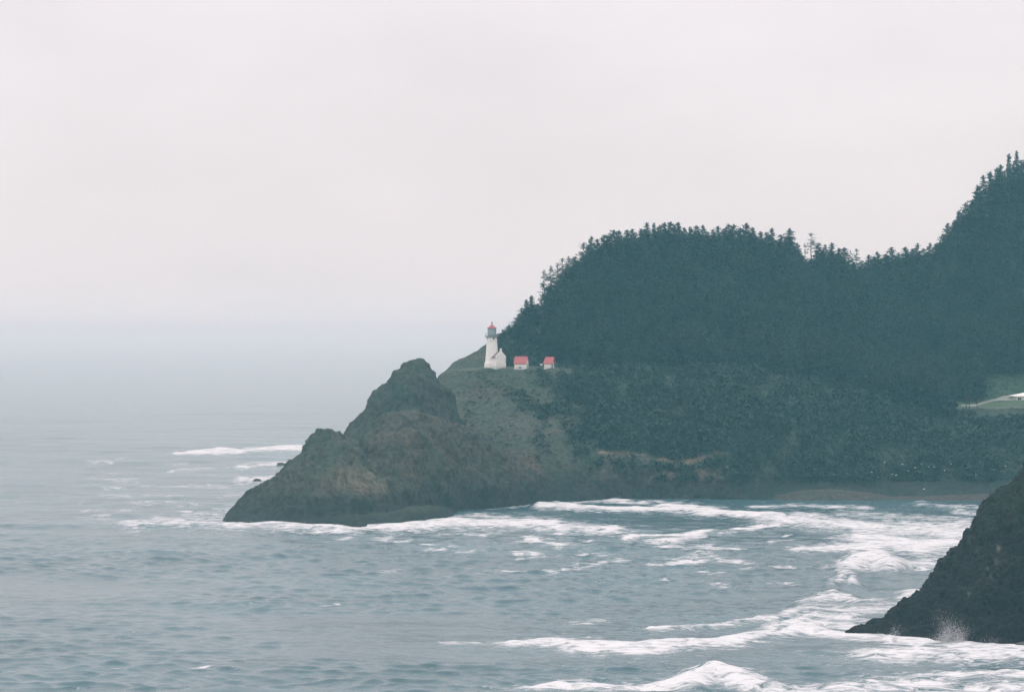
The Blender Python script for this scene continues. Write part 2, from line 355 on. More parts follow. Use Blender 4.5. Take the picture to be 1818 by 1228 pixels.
SHORE = [(700, 905), (860, 893), (970, 890), (1050, 886), (1150, 885), (1300, 886), (1400, 884), (1550, 882), (1750, 880), (2400, 880)]
CRESTG = [(690, 960), (735, 850), (755, 735), (772, 684), (790, 662), (812, 647), (830, 637), (862, 617), (885, 600), (925, 584), (950, 560), (1000, 512), (1040, 485), (1090, 470), (1170, 455), (1250, 458), (1340, 463),
          (1400, 470), (1440, 476), (1500, 492), (1540, 497), (1600, 488), (1670, 478), (1700, 445), (1745, 395), (1800, 345), (1900, 300), (2100, 240), (2400, 200), (2700, 200)]
CRESTY = [(690, 1115), (772, 1120), (830, 1140), (885, 1155), (950, 1175), (1040, 1200), (1170, 1240), (1400, 1255), (1700, 1290), (1800, 1320), (2400, 1380)]
def main_hill(PX, YY):
    px = PX[0]; Ys = YY[:, 0]
    sh = CAM_H*f0/(I(px, SHORE)-HOR)
    cy = I(px, CRESTY); cz = zat(I(px, CRESTG), cy)
    w_right = sst(1330, 1640, px)
    # terrace carrying the lighthouse; further right it becomes the clearing below the keeper's house
    bz = np.interp(px, [690, 735, 760, 778, 800, 1300, 1500, 1680, 1760, 2500], [-5, 6, 30, 41.5, 44.2, 44.6, 38, 29.0, 28.7, 29])
    b0 = np.interp(px, [690, 775, 1300, 1680, 2500], [1098, 1092, 1090, 1112, 1112])
    b1 = np.interp(px, [690, 775, 1300, 1680, 2500], [1104, 1121, 1121, 1172, 1172])
    bz1 = bz + np.interp(px, [690, 790, 1300, 1680, 2500], [0, .5, .8, 2.9, 3.0])
    low = np.minimum(bz, np.interp(px, [690, 975, 990, 1100, 1200, 1320, 1400, 2400], [-4, 9, 12, 15, 14, 13, 6, 6]))
    Z = np.empty_like(PX)
    for c in range(len(px)):
        ys = [sh[c]-8, sh[c]-1, sh[c]+9, sh[c]+22, b0[c], b0[c]+3, b1[c], cy[c], cy[c]+60, cy[c]+170, cy[c]+400]
        k = w_right[c]; zl = low[c]
        cl = min(cz[c], 1e9)
        zs = [-5, -1.0, zl*(.75 if k < .3 else .55), zl+2.0+(bz[c]-zl)*(.12), bz[c], bz[c]+.15, min(bz1[c], max(cz[c], bz1[c])), cz[c], cz[c]-4, min(cz[c]-20, cz[c]*.6), -8+80*k]
        if px[c] < 775: zs[6] = min(bz1[c], cz[c]); 
        Z[:, c] = np.interp(Ys, ys, zs)
    sm = blur_cols(blur_rows(Z, 5), 5)
    onb = (sst(0, 4, YY-b0[None])*sst(0, 4, b1[None]-YY))*sst(778, 800, PX)
    return Z*onb+sm*(1-onb), onb, b0, sh
def headland():
    pxs = np.concatenate([np.arange(352, 1860, 2.0), np.arange(1860, 2700, 12.0)])
    Ys = np.concatenate([np.arange(840, 1010, .9), np.arange(1010, 1300, 1.25), np.arange(1300, 1700, 6.)])
    PX, YY = np.meshgrid(pxs, Ys); XX = (PX-CX)/f0*YY
    wx = 14*fbm(XX, YY, 0*XX, 60, 3, 2)*0
    Zm, onb, b0, sh = main_hill(PX, YY)
    # left-hand rock running down to its tip
    A = layer(PX, YY, [(352, 990), (380, 935), (395, 920), (430, 888), (470, 860), (500, 833), (520, 815), (540, 800), (545, 793), (549, 783), (556, 774), (567, 768), (585, 764), (603, 768), (615, 776), (640, 790), (680, 830), (720, 880), (745, 930), (780, 990)],
              [(352, 900), (450, 915), (585, 925), (780, 925)], [(352, 884), (400, 878), (520, 875), (620, 873), (700, 880), (780, 888)], [(352, 915), (400, 935), (520, 960), (585, 965), (700, 950), (780, 945)], .9, 1.6)
    # pinnacle
    B = layer(PX, YY, [(560, 960), (590, 850), (608, 785), (616, 770), (622, 757), (640, 737), (655, 722), (670, 704), (684, 692), (700, 671), (712, 656), (722, 646), (735, 641), (748, 642), (758, 650), (766, 657), (771, 670), (776, 684), (800, 720), (840, 790), (880, 870), (920, 960)],
              [(560, 990), (735, 1005), (920, 1015)], [(560, 952), (735, 955), (920, 965)], [(560, 1015), (735, 1065), (920, 1090)], .8, 1.5)
    # round dome in the middle, with a knob at its right end
    C = layer(PX, YY, [(600, 960), (630, 830), (655, 768), (680, 738), (700, 730), (722, 732), (745, 736), (765, 737), (785, 747), (806, 759), (840, 775), (875, 789), (900, 803), (925, 806), (945, 810), (958, 822), (966, 842), (970, 870), (980, 900), (1000, 960)],
              [(600, 945), (700, 955), (900, 985), (1000, 995)], [(600, 893), (700, 893), (770, 920), (830, 945), (900, 962), (970, 975), (1000, 985)], [(600, 975), (700, 1005), (900, 1030), (1000, 1020)], .8, 1.5)
    # low wave-cut shelf at the foot
    E = layer(PX, YY, [(440, 960), (500, 928), (520, 924), (560, 917), (620, 912), (700, 905), (760, 901), (800, 904), (830, 925), (870, 970), (1010, 980)],
              [(440, 884), (620, 884), (760, 902), (830, 950), (1010, 990)], [(440, 876), (520, 868), (560, 866), (640, 866), (720, 878), (790, 900), (820, 935), (940, 975), (1010, 990)], [(440, 930), (620, 930), (790, 950), (960, 1010), (1010, 1010)], .6, 3.0, zf=-2)
    G = layer(PX, YY, [(820, 960), (870, 880), (900, 862), (940, 858), (1000, 852), (1060, 838), (1075, 812), (1110, 806), (1180, 812), (1220, 824), (1260, 812), (1290, 806), (1310, 830), (1330, 870), (1360, 960)],
              [(820, 1010), (1100, 1022), (1360, 1030)], [(820, 985), (1000, 996), (1100, 1003), (1360, 1004)], [(820, 1050), (1360, 1060)], .45, 2.2)
    Bb = layer(PX, YY, [(1330, 930), (1375, 880), (1400, 876), (1430, 871), (1470, 869), (1510, 871), (1545, 875), (1580, 882), (1640, 881), (1700, 878), (1750, 877), (1850, 877), (1900, 930)],
               [(1330, 1012), (1900, 1014)], [(1330, 992), (1900, 992)], [(1330, 1050), (1900, 1050)], .8, 2.0)
    layers = [Zm, A, B, C, E, G, Bb]
    rock = np.zeros_like(Zm); Z = Zm.copy(); who = np.zeros(Zm.shape, int)
    for i, q in enumerate(layers[1:], 1):
        who = np.where(q > Z, i, who); Z = np.maximum(Z, q)
    base = Z.copy()
    # relief: gullies and knobs on rock, gentler swelling on vegetated ground
    rk = np.isin(who, (1, 2, 3, 4, 5)).astype(float); rk = blur_cols(blur_rows(rk, 4), 4)
    gx, gy = np.gradient(Z, axis=1)/(np.gradient(XX, axis=1)), np.gradient(Z, axis=0)/np.gradient(YY, axis=0)
    n = np.stack([-gx, -gy, np.ones_like(Z)], -1); n /= np.linalg.norm(n, axis=-1, keepdims=True)
    hgt = np.clip((Z+1)/8, 0, 1)
    # keep skyline rocks close to the traced crest: scale the relief a little
    d1 = fbm(XX, YY, Z, 17, 5, 1, .6)*2.6 + ridged(XX, YY, Z*.6, 9, 5, 8)*2.0 + ridged(XX, YY, Z, 3.6, 3, 14)*1.1 + ridged(XX, YY, Z, 1.7, 2, 19)*.5 + billow(XX, YY, Z, 8, 4, 23)*2.2 - 1.0
    d2 = fbm(XX, YY, Z, 30, 4, 31)*1.8 + ridged(XX*1.2, YY*.3, Z*.3, 16, 5, 33)*1.5+fbm(XX, YY, Z, 3.0, 3, 35)*.9
    amp = (rk*d1*hgt + (1-rk)*d2*hgt + (who == 4)*d1*.25)*(1-onb)*np.where(who == 6, .25, 1)*(1-.6*(who == 4))
    amp = np.where((PX < 778), amp*.8, amp)
    P = np.stack([XX, YY, Z], -1) + n*amp[..., None]
    # colour of each kind of ground
    def c(*a): return np.array(a)
    grass, brush, rockc, wet, sand, clay = c(.038, .056, .040), c(.028, .046, .034), c(.050, .056, .050), c(.014, .024, .026), c(.13, .138, .122), c(.15, .125, .095)
    T = np.ones(Z.shape+(3,))*brush
    def mixc(mask, col):
        nonlocal T
        T = T*(1-mask[..., None])+col*mask[..., None]
    pyv = HOR+(CAM_H-P[..., 2])*f0/P[..., 1]
    nz = fbm(XX, YY, Z, 12, 4, 50)
    mixc(sst(1100, 930, PX+90*nz)*(who == 0)*sst(1160, 1140, YY)*.8, grass)
    mixc(sst(-.05, .35, fbm(XX, YY, Z, 7, 4, 58))*(who == 0)*sst(1350, 1100, PX)*.7, c(.050, .052, .044))
    mixc(onb*sst(1010, 980, PX), grass*1.1)
    mixc((who != 0)*(who != 6)*1.0, rockc); mixc((who == 3)*1.0, c(.052, .054, .048)); mixc((who == 2)*1.0, c(.036, .047, .046))
    mixc((np.isin(who, (2, 3, 1)))*sst(-.1, .45, nz+.012*(Z-22))*.6, grass*.8)                 # turf on upper faces
    mixc(np.exp(-((np.hypot((PX-820)/130, (pyv-745)/45)))**2)*(who == 0)*.6, rockc*1.15)
    mixc(np.exp(-(np.hypot((PX-930)/60, (pyv-770)/40))**2)*(who == 0)*.6, rockc*1.15)
    mixc(np.exp(-(np.hypot((PX-655)/75, (pyv-850)/32))**2)*(who == 1)*.75*sst(-.5, .4, nz), c(.13, .125, .105))
    mixc(sst(15, 2, P[..., 2]+4*nz)*(who != 6)*.85, wet)
    mixc((who == 4)*sst(1.5, 4, P[..., 2])*.5, c(.07, .07, .05))
    # bare clay scar curling across the brush, and its gully above
    scar = np.array([(1065, 803), (1110, 804), (1160, 810), (1200, 822), (1225, 818), (1265, 806), (1290, 802)], float)
    sc = np.full(Z.shape, 1e9)
    for (ax, ay), (bx, by) in zip(scar, scar[1:]):
        t = np.clip(((PX-ax)*(bx-ax)+(pyv-ay)*(by-ay))/((bx-ax)**2+(by-ay)**2), 0, 1); sc = np.minimum(sc, np.hypot(PX-ax-t*(bx-ax), (pyv-ay-t*(by-ay))))
    near = (YY < 1070)*(YY > 990)
    mixc(np.exp(-(sc/4.2)**2)*near*.95*sst(-.5, .3, nz), clay)
    mixc(np.exp(-(np.hypot((PX-1230)/50, (pyv-838)/14))**2)*near*.4, clay)
    gp = np.hypot((PX-(1268+6*np.sin(pyv/14)))/5, 0)
    mixc(np.exp(-gp**2)*sst(720, 745, pyv)*sst(815, 800, pyv)*(YY < 1100)*.5, clay*.9)
    mixc(np.exp(-(np.hypot((PX-945)/28, (pyv-820)/24))**2)*(who == 3)*.4, clay*.8)
    mixc(np.exp(-(np.hypot((PX-965)/16, (pyv-575)/22))**2)*(YY > 1130)*.7, c(.11, .105, .09))
    mixc((who == 6)*1.0, c(.042, .044, .042)); mixc((who == 6)*sst(.8, 2.5, P[..., 2]+.8*nz), sand*.36)
    # clearing lawn
    lawn = onb*sst(1660, 1700, PX)
    mixc(lawn, c(.06, .10, .058)); mixc(sst(1730, 1760, PX)*(YY > 1165)*(YY < 1196)*sst(1900, 1860, PX), c(.030, .058, .040))
    me = mesh_np('headland', P.reshape(-1, 3), grid_faces(*Z.shape), True, {'tint': T.reshape(-1, 3)})
    tag(link('headland', me, M['land']), 'grassy rock headland with a pinnacle running out into the sea', 'headland', kind='structure')
    return pxs, Ys, P, who
pxs, Ysr, PH, WHO = headland()
def ground(px, Y):
    i = min(max(np.searchsorted(pxs, px)-1, 0), len(pxs)-2); j = min(max(np.searchsorted(Ysr, Y)-1, 0), len(Ysr)-2)
    u = (px-pxs[i])/(pxs[i+1]-pxs[i]); v = (Y-Ysr[j])/(Ysr[j+1]-Ysr[j])
    z = PH[..., 2]
    return float(z[j, i]*(1-u)*(1-v)+z[j, i+1]*u*(1-v)+z[j+1, i]*(1-u)*v+z[j+1, i+1]*u*v)

def near_cliff():
    px = np.concatenate([np.arange(1470, 1860, 1.3), np.arange(1860, 2700, 8.)]); Y = np.concatenate([np.arange(505, 640, .45), np.arange(640, 800, 4.)])
    PX, YY = np.meshgrid(px, Y); XX = (PX-CX)/f0*YY
    crest = [(1470, 1180), (1495, 1125), (1508, 1112), (1525, 1106), (1548, 1097), (1565, 1091), (1582, 1083), (1597, 1071), (1612, 1066), (1635, 1046), (1652, 1030), (1670, 1014), (1682, 1003), (1700, 984), (1716, 966), (1730, 944), (1743, 925),
             (1746, 912), (1752, 900), (1764, 888), (1780, 877), (1795, 864), (1804, 852), (1818, 840), (1860, 800), (2000, 680), (2200, 560), (2700, 450)]
    Z = layer(PX, YY, crest, [(1470, 556), (1560, 566), (1700, 590), (1818, 610), (2200, 650), (2700, 680)],
              [(1470, 553), (1510, 552), (1560, 550), (1640, 543), (1720, 540), (1800, 538), (2700, 530)],
              [(1470, 562), (1560, 590), (1700, 650), (1818, 690), (2700, 760)], .85, 1.5, zf=-3)
    gx, gy = np.gradient(Z, axis=1)/(np.gradient(XX, axis=1)), np.gradient(Z, axis=0)/np.gradient(YY, axis=0)
    n = np.stack([-gx, -gy, np.ones_like(Z)], -1); n /= np.linalg.norm(n, axis=-1, keepdims=True)
    s = np.clip((Z+2)/7, .12, 1)
    # tilted strata and gullies
    U = XX*.8+Z*.6
    d = fbm(XX, YY, Z, 11, 5, 71, .6)*2.0 + ridged(U, YY*.5, Z*.4, 5, 4, 78)*1.3 + ridged(XX, YY, Z*.6, 1.9, 3, 88)*.6 + billow(XX, YY, Z, 6, 5, 83)*2.0 - .6+fbm(XX, YY, Z, .9, 2, 95)*.22
    P = np.stack([XX, YY, Z], -1)+n*(d*s)[..., None]
    nz = fbm(XX, YY, Z, 8, 4, 90)
    rock, turf, wet, pale = np.array((.010, .014, .016)), np.array((.013, .023, .016)), np.array((.004, .007, .009)), np.array((.055, .055, .053))
    T = np.ones(Z.shape+(3,))*rock
    def mixc(m, c):
        nonlocal T
        T = T*(1-m[..., None])+c*m[..., None]
    mixc(sst(17, 23, Z+3*nz)*.75, turf)
    mixc(sst(.25, .6, nz)*sst(8, 14, Z)*sst(26, 20, Z)*.45, pale)
    mixc(sst(9, 2, Z+3*nz)*.85, wet)
    for ax, ay, sx, sy in ((1772, 972, 4, 7), (1757, 990, 6, 8), (1718, 1052, 7, 7), (1672, 1085, 9, 3), (1760, 1010, 14, 22)):     # pale guano and lichen streaks
        pyv = HOR+(CAM_H-P[..., 2])*f0/P[..., 1]; pxv = CX+P[..., 0]*f0/P[..., 1]
        mixc(np.exp(-(np.hypot((pxv-ax)/sx, (pyv-ay)/sy))**2)*sst(-.1, .5, fbm(XX*1.0, YY, Z*.5, 1.2, 3, 97))*.7, np.array((.15, .155, .15)))
    me = mesh_np('cliff', P.reshape(-1, 3), grid_faces(*Z.shape), True, {'tint': T.reshape(-1, 3)})
    tag(link('cliff', me, M['cliff']), 'dark wet rock cliff sloping into the surf at the near right', 'cliff', kind='structure')
    return P
near_cliff()

# ------------------------------------------------------------------ small rocks in the water
def sea_rock(px, py, sx, sy, sz, seed, label):
    Y = CAM_H*f0/(py-HOR); bm = bmesh.new(); bmesh.ops.create_icosphere(bm, subdivisions=4, radius=1)
    co = np.array([v.co[:] for v in bm.verts])
    r = 1+.35*fbm(co[:, 0], co[:, 1], co[:, 2], .9, 4, seed)+.12*ridged(co[:, 0], co[:, 1], co[:, 2], .4, 3, seed+5)
    co = co*r[:, None]*np.array((sx, sy, sz))
    for v, c in zip(bm.verts, co): v.co = c
    me = bpy.data.meshes.new('sea_rock'); bm.to_mesh(me); bm.free()
    for p in me.polygons: p.use_smooth = True
    o = link('sea_rock', me, M['searock']); o.location = (xat(px, Y), Y, -.2)
    tag(o, label, 'rock', 'small rocks awash around the headland')
M['searock'] = simple('wet_black_rock', (.05, .052, .048), .6, .4, 1.2)
sea_rock(456, 853, 1.9, 1.4, 1.1, 1, 'small dark rock awash in foam left of the headland tip, well clear of the shore')
sea_rock(499, 826, 2.1, 1.5, 1.5, 2, 'small dark rock touching the left flank of the headland below the rounded knob')
sea_rock(902, 891, .9, 1, .7, 3, 'tiny rock in the surf line just below the round dome of the headland')
sea_rock(1072, 887, 1.6, 1.2, .8, 4, 'low dark rock in the surf under the curling clay scar')
sea_rock(1816, 1146, 1.7, 1.4, 1.1, 5, 'black rock in the foam at the foot of the near cliff')
sea_rock(1438, 1116, .6, .6, .5, 6, 'tiny dark rock on the crest of the wave off the near cliff')

# ------------------------------------------------------------------ lighthouse
LHY = 1106.0
def place(px, Y, py=None):
    z = ground(px, Y) if py is None else zat(py, Y)
    return (xat(px, Y), Y, z)
def lighthouse():
    root = empty('lighthouse', (xat(873.3, LHY), LHY, zat(648.6, LHY)))
    tag(root, 'white tapering lighthouse tower with red cone roof and grey lantern room', 'lighthouse')
    b = MB(); b.lathe([(2.95, -3.0), (2.95, .95), (2.72, 1.1), (2.72, 1.35), (2.6, 1.4), (1.98, 9.55), (1.98, 9.62)], 40); b.build('tower', M['white'], root, smooth=False)
    b = MB(); b.lathe([(2.02, 9.5), (2.14, 9.6), (2.14, 9.8), (2.02, 9.9), (1.98, 10.0), (1.98, 10.9), (2.2, 11.15), (2.2, 11.25)], 40)
    b.build('watch_room', M['white'], root)
    for a in (-70, 110, 20, -160):
        t = R(a); b = MB(); b.box((1.95*math.cos(t), 1.95*math.sin(t), 10.5), (.32, .5, .75), t); b.build('window', M['dark'], root)
    for z, a in ((3.2, -95), (6.4, -95)):
        t = R(a); rr = 2.6-.62*(z-1.4)/8.15; b = MB(); b.box((rr*math.cos(t)-.0, rr*math.sin(t), z), (.3, .55, .95), t); b.build('window', M['white'], root)
    b = MB(); b.lathe([(1.9, 11.25), (2.75, 11.3), (2.75, 11.5), (1.6, 11.5)], 40)
    for i in range(16):
        t = 2*math.pi*i/16; c, s = math.cos(t), math.sin(t)
        b.tube((2.0*c, 2.0*s, 10.75), (2.55*c, 2.55*s, 11.28), .06, .06, 5)
    g = b.build('gallery', M['iron'], root)
    b = MB()
    for i in range(20):
        t = 2*math.pi*i/20; b.tube((2.62*math.cos(t), 2.62*math.sin(t), 11.5), (2.62*math.cos(t), 2.62*math.sin(t), 12.45), .03, .03, 5)
    for z in (11.95, 12.45):
        for i in range(32):
            t0, t1 = 2*math.pi*i/32, 2*math.pi*(i+1)/32
            b.tube((2.62*math.cos(t0), 2.62*math.sin(t0), z), (2.62*math.cos(t1), 2.62*math.sin(t1), z), .03, .03, 5)
    b.build('railing', M['iron'], g)
    b = MB(); b.lathe([(1.5, 11.5), (1.68, 11.5), (1.68, 12.1), (1.5, 12.1)], 8); lr = b.build('lantern_room', M['iron'], root)
    b = MB(); b.lathe([(1.58, 12.1), (1.58, 14.45)], 8); b.build('glazing', M['glass'], lr)
    b = MB()
    for i in range(8):
        t = 2*math.pi*i/8; c, s = 1.63*math.cos(t), 1.63*math.sin(t); b.tube((c, s, 12.0), (c, s, 14.5), .055, .055, 6)
        t1 = 2*math.pi*(i+1)/8
        for z in (12.9, 13.7): b.tube((c, s, z), (1.63*math.cos(t1), 1.63*math.sin(t1), z), .035, .035, 5)
    b.build('mullion', M['iron'], lr)
    b = MB(); b.lathe([(1.5, 14.42), (1.86, 14.42), (1.86, 14.6), (1.25, 15.05), (.65, 15.55), (.22, 15.95), (.16, 16.1), (0.001, 16.1)], 24); rf = b.build('roof', M['red'], root)
    b = MB(); b.lathe([(.10, 16.0), (.14, 16.2), (.3, 16.35), (.36, 16.55), (.28, 16.75), (.1, 16.88), (.05, 17.0), (.001, 17.2)], 14); b.build('finial', M['red'], rf)
    b = MB(); b.tube((.0, .0, 17.0), (0, 0, 17.6), .025, .02, 5); b.build('lightning_rod', M['iron'], rf)
    # work room: gable turned a little to the right, its ridge running back to the tower
    a = R(36); n = Vector((math.sin(a), -math.cos(a), 0)); side = Vector((math.cos(a), math.sin(a), 0))
    W, H, PK, LN = 4.55, 3.15, 5.35, 5.6
    gc = Vector((3.55, -3.6, 0))          # middle of the gable's foot
    an = empty('annex'); an.parent = root; an.location = gc; an.rotation_euler = (0, 0, a)
    b = MB(); b.prism([(-W/2, -3.0), (W/2, -3.0), (W/2, H), (0, PK-.35), (-W/2, H)], LN, .0); wl = b.build('wall', M['white'], an)
    b = MB(); b.prism([(-W/2-.12, H-.1), (-W/2-.12, H+.45), (-.42, PK+.1), (-.42, PK+.65), (.42, PK+.65), (.42, PK+.1), (W/2+.12, H+.45), (W/2+.12, H-.1)], .42, -.06)
    b.build('gable_parapet', M['white'], an)
    b = MB(); b.box((0, .15, PK+.95), (.62, .55, .75)); b.build('chimney', M['white'], an)
    b = MB(); s_ = (PK-.35-H)/(W/2); e = .28
    b.prism([(-W/2-e, H-e*s_+.03), (0, PK-.32), (W/2+e, H-e*s_+.03), (W/2+e, H-e*s_+.2), (0, PK-.14), (-W/2-e, H-e*s_+.2)], LN-.4, .38); b.build('roof', M['slate'], an)
    b = MB(); b.box((-W/2-.02, 2.6, 1.5), (.1, .9, 1.5)); b.build('window', M['white'], an)
    b = MB(); b.box((0, -.06, 1.55), (.95, .1, 1.5)); b.build('window', M['white'], an)
    b = MB(); b.box((0, LN/2, .35), (W+.24, LN+.18, .7)); b.build('plinth', M['white'], an)
lighthouse()

def shed(px, py, Y, W, D, H, PK, rz, label, eave=.25, door=True):
    root = empty('oil_house', (xat(px, Y), Y, zat(py, Y)), rz)
    tag(root, label, 'shed', 'red roofed white sheds beside the lighthouse')
    b = MB()   # walls with gables facing left and right: ridge runs along local x
    v = [(-D/2, -2.5), (D/2, -2.5), (D/2, H), (0, PK-.2), (-D/2, H)]
    pr = MB(); pr.prism(v, W, -W/2); bmesh.ops.rotate(pr.bm, verts=pr.bm.verts, cent=(0, 0, 0), matrix=Matrix.Rotation(R(90), 3, 'Z')); pr.build('wall', M['white'], root)
    s_ = (PK-.2-H)/(D/2); e = .35; th = .22
    pr = MB(); pr.prism([(-D/2-e, H-e*s_), (0, PK-.18), (D/2+e, H-e*s_), (D/2+e, H-e*s_+th), (0, PK+th-.1), (-D/2-e, H-e*s_+th)], W+.25+eave, -W/2-eave)
    bmesh.ops.rotate(pr.bm, verts=pr.bm.verts, cent=(0, 0, 0), matrix=Matrix.Rotation(R(90), 3, 'Z')); rf = pr.build('roof', M['red'], root)
    b = MB(); b.box(((eave-.25)/2, 0, PK+.12), (W+.25+eave, .22, .12)); b.build('ridge_cap', M['red'], rf)
    b = MB(); b.box((W/2, 0, 1.05), (.12, .95, 2.1)); dr = b.build('door', M['iron'], root)
    b = MB(); b.box((W/2+.08, .3, 1.05), (.06, .12, .12)); b.build('handle', M['dark'], dr)
    b = MB(); b.box((0, -D/2, .62), (1.1, .12, .5)); b.build('vent', M['dark'], root) if door else b.bm.free()
    b = MB(); b.box((0, 0, .12), (W+.3, D+.3, .24)); b.build('plinth', M['white'], root)
shed(925.6, 655.0, 1101, 4.7, 3.4, 2.45, 4.8, R(-16), 'white shed with a red roof and small dark vent, nearest the lighthouse')
shed(974.8, 654.8, 1101, 2.7, 3.2, 2.35, 4.6, R(-27), 'white shed with a skewed red roof, farther from the lighthouse beside the trees', eave=.95, door=False)

def little_things():
    r = empty('sign', (xat(961, 1100), 1100, zat(655, 1100)+0.0)); tag(r, 'small white board on a short dark post between the two white sheds', 'sign')
    b = MB(); b.box((0, 0, 1.75), (1.0, .08, .55), R(6)); b.build('board', M['white'], r)
    b = MB(); b.tube((0, .1, -.5), (0, .1, 1.8), .09, .08, 6); b.build('post', M['timber'], r)
    # guard rail along the seaward edge of the terrace
    f = empty('railing', (xat(830, 1094), 1094, ground(830, 1094))); tag(f, 'thin pale railing along the seaward edge of the lighthouse terrace', 'railing')
    o = f.location; pts = []
    for px in np.arange(822, 1006, 6.0):
        Y = 1094.2; pts.append(Vector((xat(px, Y), Y, ground(px, Y)))-o)
    for i, p in enumerate(pts[::1]):
        if i % 1 == 0: MB().tube(p-Vector((0, 0, .3)), p+Vector((0, 0, 1.0)), .06, .06, 5).build('post', M['path'], f)
    b = MB()
    for z in (.55, 1.0):
        for p, q in zip(pts, pts[1:]): b.tube(p+Vector((0, 0, z)), q+Vector((0, 0, z)), .05, .05, 5, False)
    b.build('rail', M['path'], f)
little_things()
def strip(name, label, cat, pts, mat, lift=.12):
    """a ribbon of ground: pts = (px, Y near, Y far)"""
    V = []; n = 0
    for px, y0, y1 in pts:
        for k in range(5):
            Y = y0+(y1-y0)*k/4; V.append((xat(px, Y), Y, ground(px, Y)+lift))
    me = mesh_np(name, V, grid_faces(len(pts), 5), True); tag(link(name, me, mat), label, cat, kind='structure')
strip('path', 'pale gravel path along the terrace in front of the lighthouse', 'path', [(px, 1095.4, 1097.6) for px in np.arange(800, 1006, 4.)], M['path'])

# keeper's clearing at the right edge
strip('road', 'pale drive curving up to the house in the clearing', 'road', [(px, I(px, [(1690, 1126), (1730, 1126), (1745, 1140), (1765, 1156), (1780, 1159), (2000, 1159)]), I(px, [(1690, 1130), (1730, 1136), (1745, 1152), (1765, 1168), (1780, 1171), (2000, 1171)])) for px in np.arange(1692, 1990, 3.)], M['path'], .15)
def fence():
    f = empty('fence', (xat(1760, 1113), 1113, ground(1760, 1113))); tag(f, 'long pale board fence along the front edge of the clearing lawn', 'fence')
    o = f.location; xs = np.arange(1692, 1990, 11.); pts = [Vector((xat(x, 1113), 1113, ground(x, 1113)))-o for x in xs]
    for p in pts: MB().box(p+Vector((0, 0, .35)), (.14, .14, 1.3)).build('post', M['path'], f)
    b = MB()
    for z in (.3, .58, .86):
        for p, q in zip(pts, pts[1:]): b.tube(p+Vector((0, -.09, z)), q+Vector((0, -.09, z)), .09, .09, 4, False)
    b.build('rail', M['path'], f)
fence()
def house():
    px, Y = 1822, 1166; z = zat(712.5, Y)
    root = empty('keepers_house', (xat(px, Y), Y, z), R(8)); tag(root, 'low white house with a pale overhanging roof at the edge of the clearing', 'house')
    W, D, H, PK = 10.5, 7, 2.3, 3.6
    b = MB(); b.box((0, 0, H/2-1), (W, D, H+2)); wl = b.build('wall', M['white'], root)
    # hipped roof with deep eaves
    bm = bmesh.new(); e = 1.0
    q = [bm.verts.new(c) for c in ((-W/2-e, -D/2-e, H), (W/2+e, -D/2-e, H), (W/2+e, D/2+e, H), (-W/2-e, D/2+e, H))]; r = [bm.verts.new((-W/2+4.0, 0, PK)), bm.verts.new((W/2-2.5, 0, PK))]
    for fc in ((q[0], q[1], r[1], r[0]), (q[1], q[2], r[1]), (q[2], q[3], r[0], r[1]), (q[3], q[0], r[0]), (q[3], q[2], q[1], q[0])): bm.faces.new(fc)
    me = bpy.data.meshes.new('roof'); bm.to_mesh(me); bm.free(); link('roof', me, M['white'], root)
    for x in (-4.0, -1.2, 1.6):
        b = MB(); b.box((x, -D/2, 1.05), (1.5, .12, 1.3)); w_ = b.build('window', M['dark'], root)
        b = MB(); b.box((x, -D/2-.08, 1.05), (.08, .06, 1.3)); b.box((x, -D/2-.08, .35), (1.7, .1, .1)); b.build('frame', M['white'], w_)
    b = MB(); b.box((4.0, -D/2, 1.0), (1.0, .12, 2.0)); dd = b.build('door', M['iron'], root)
    b = MB(); b.box((4.3, -D/2-.09, 1.0), (.1, .06, .1)); b.build('handle', M['dark'], dd)
house()

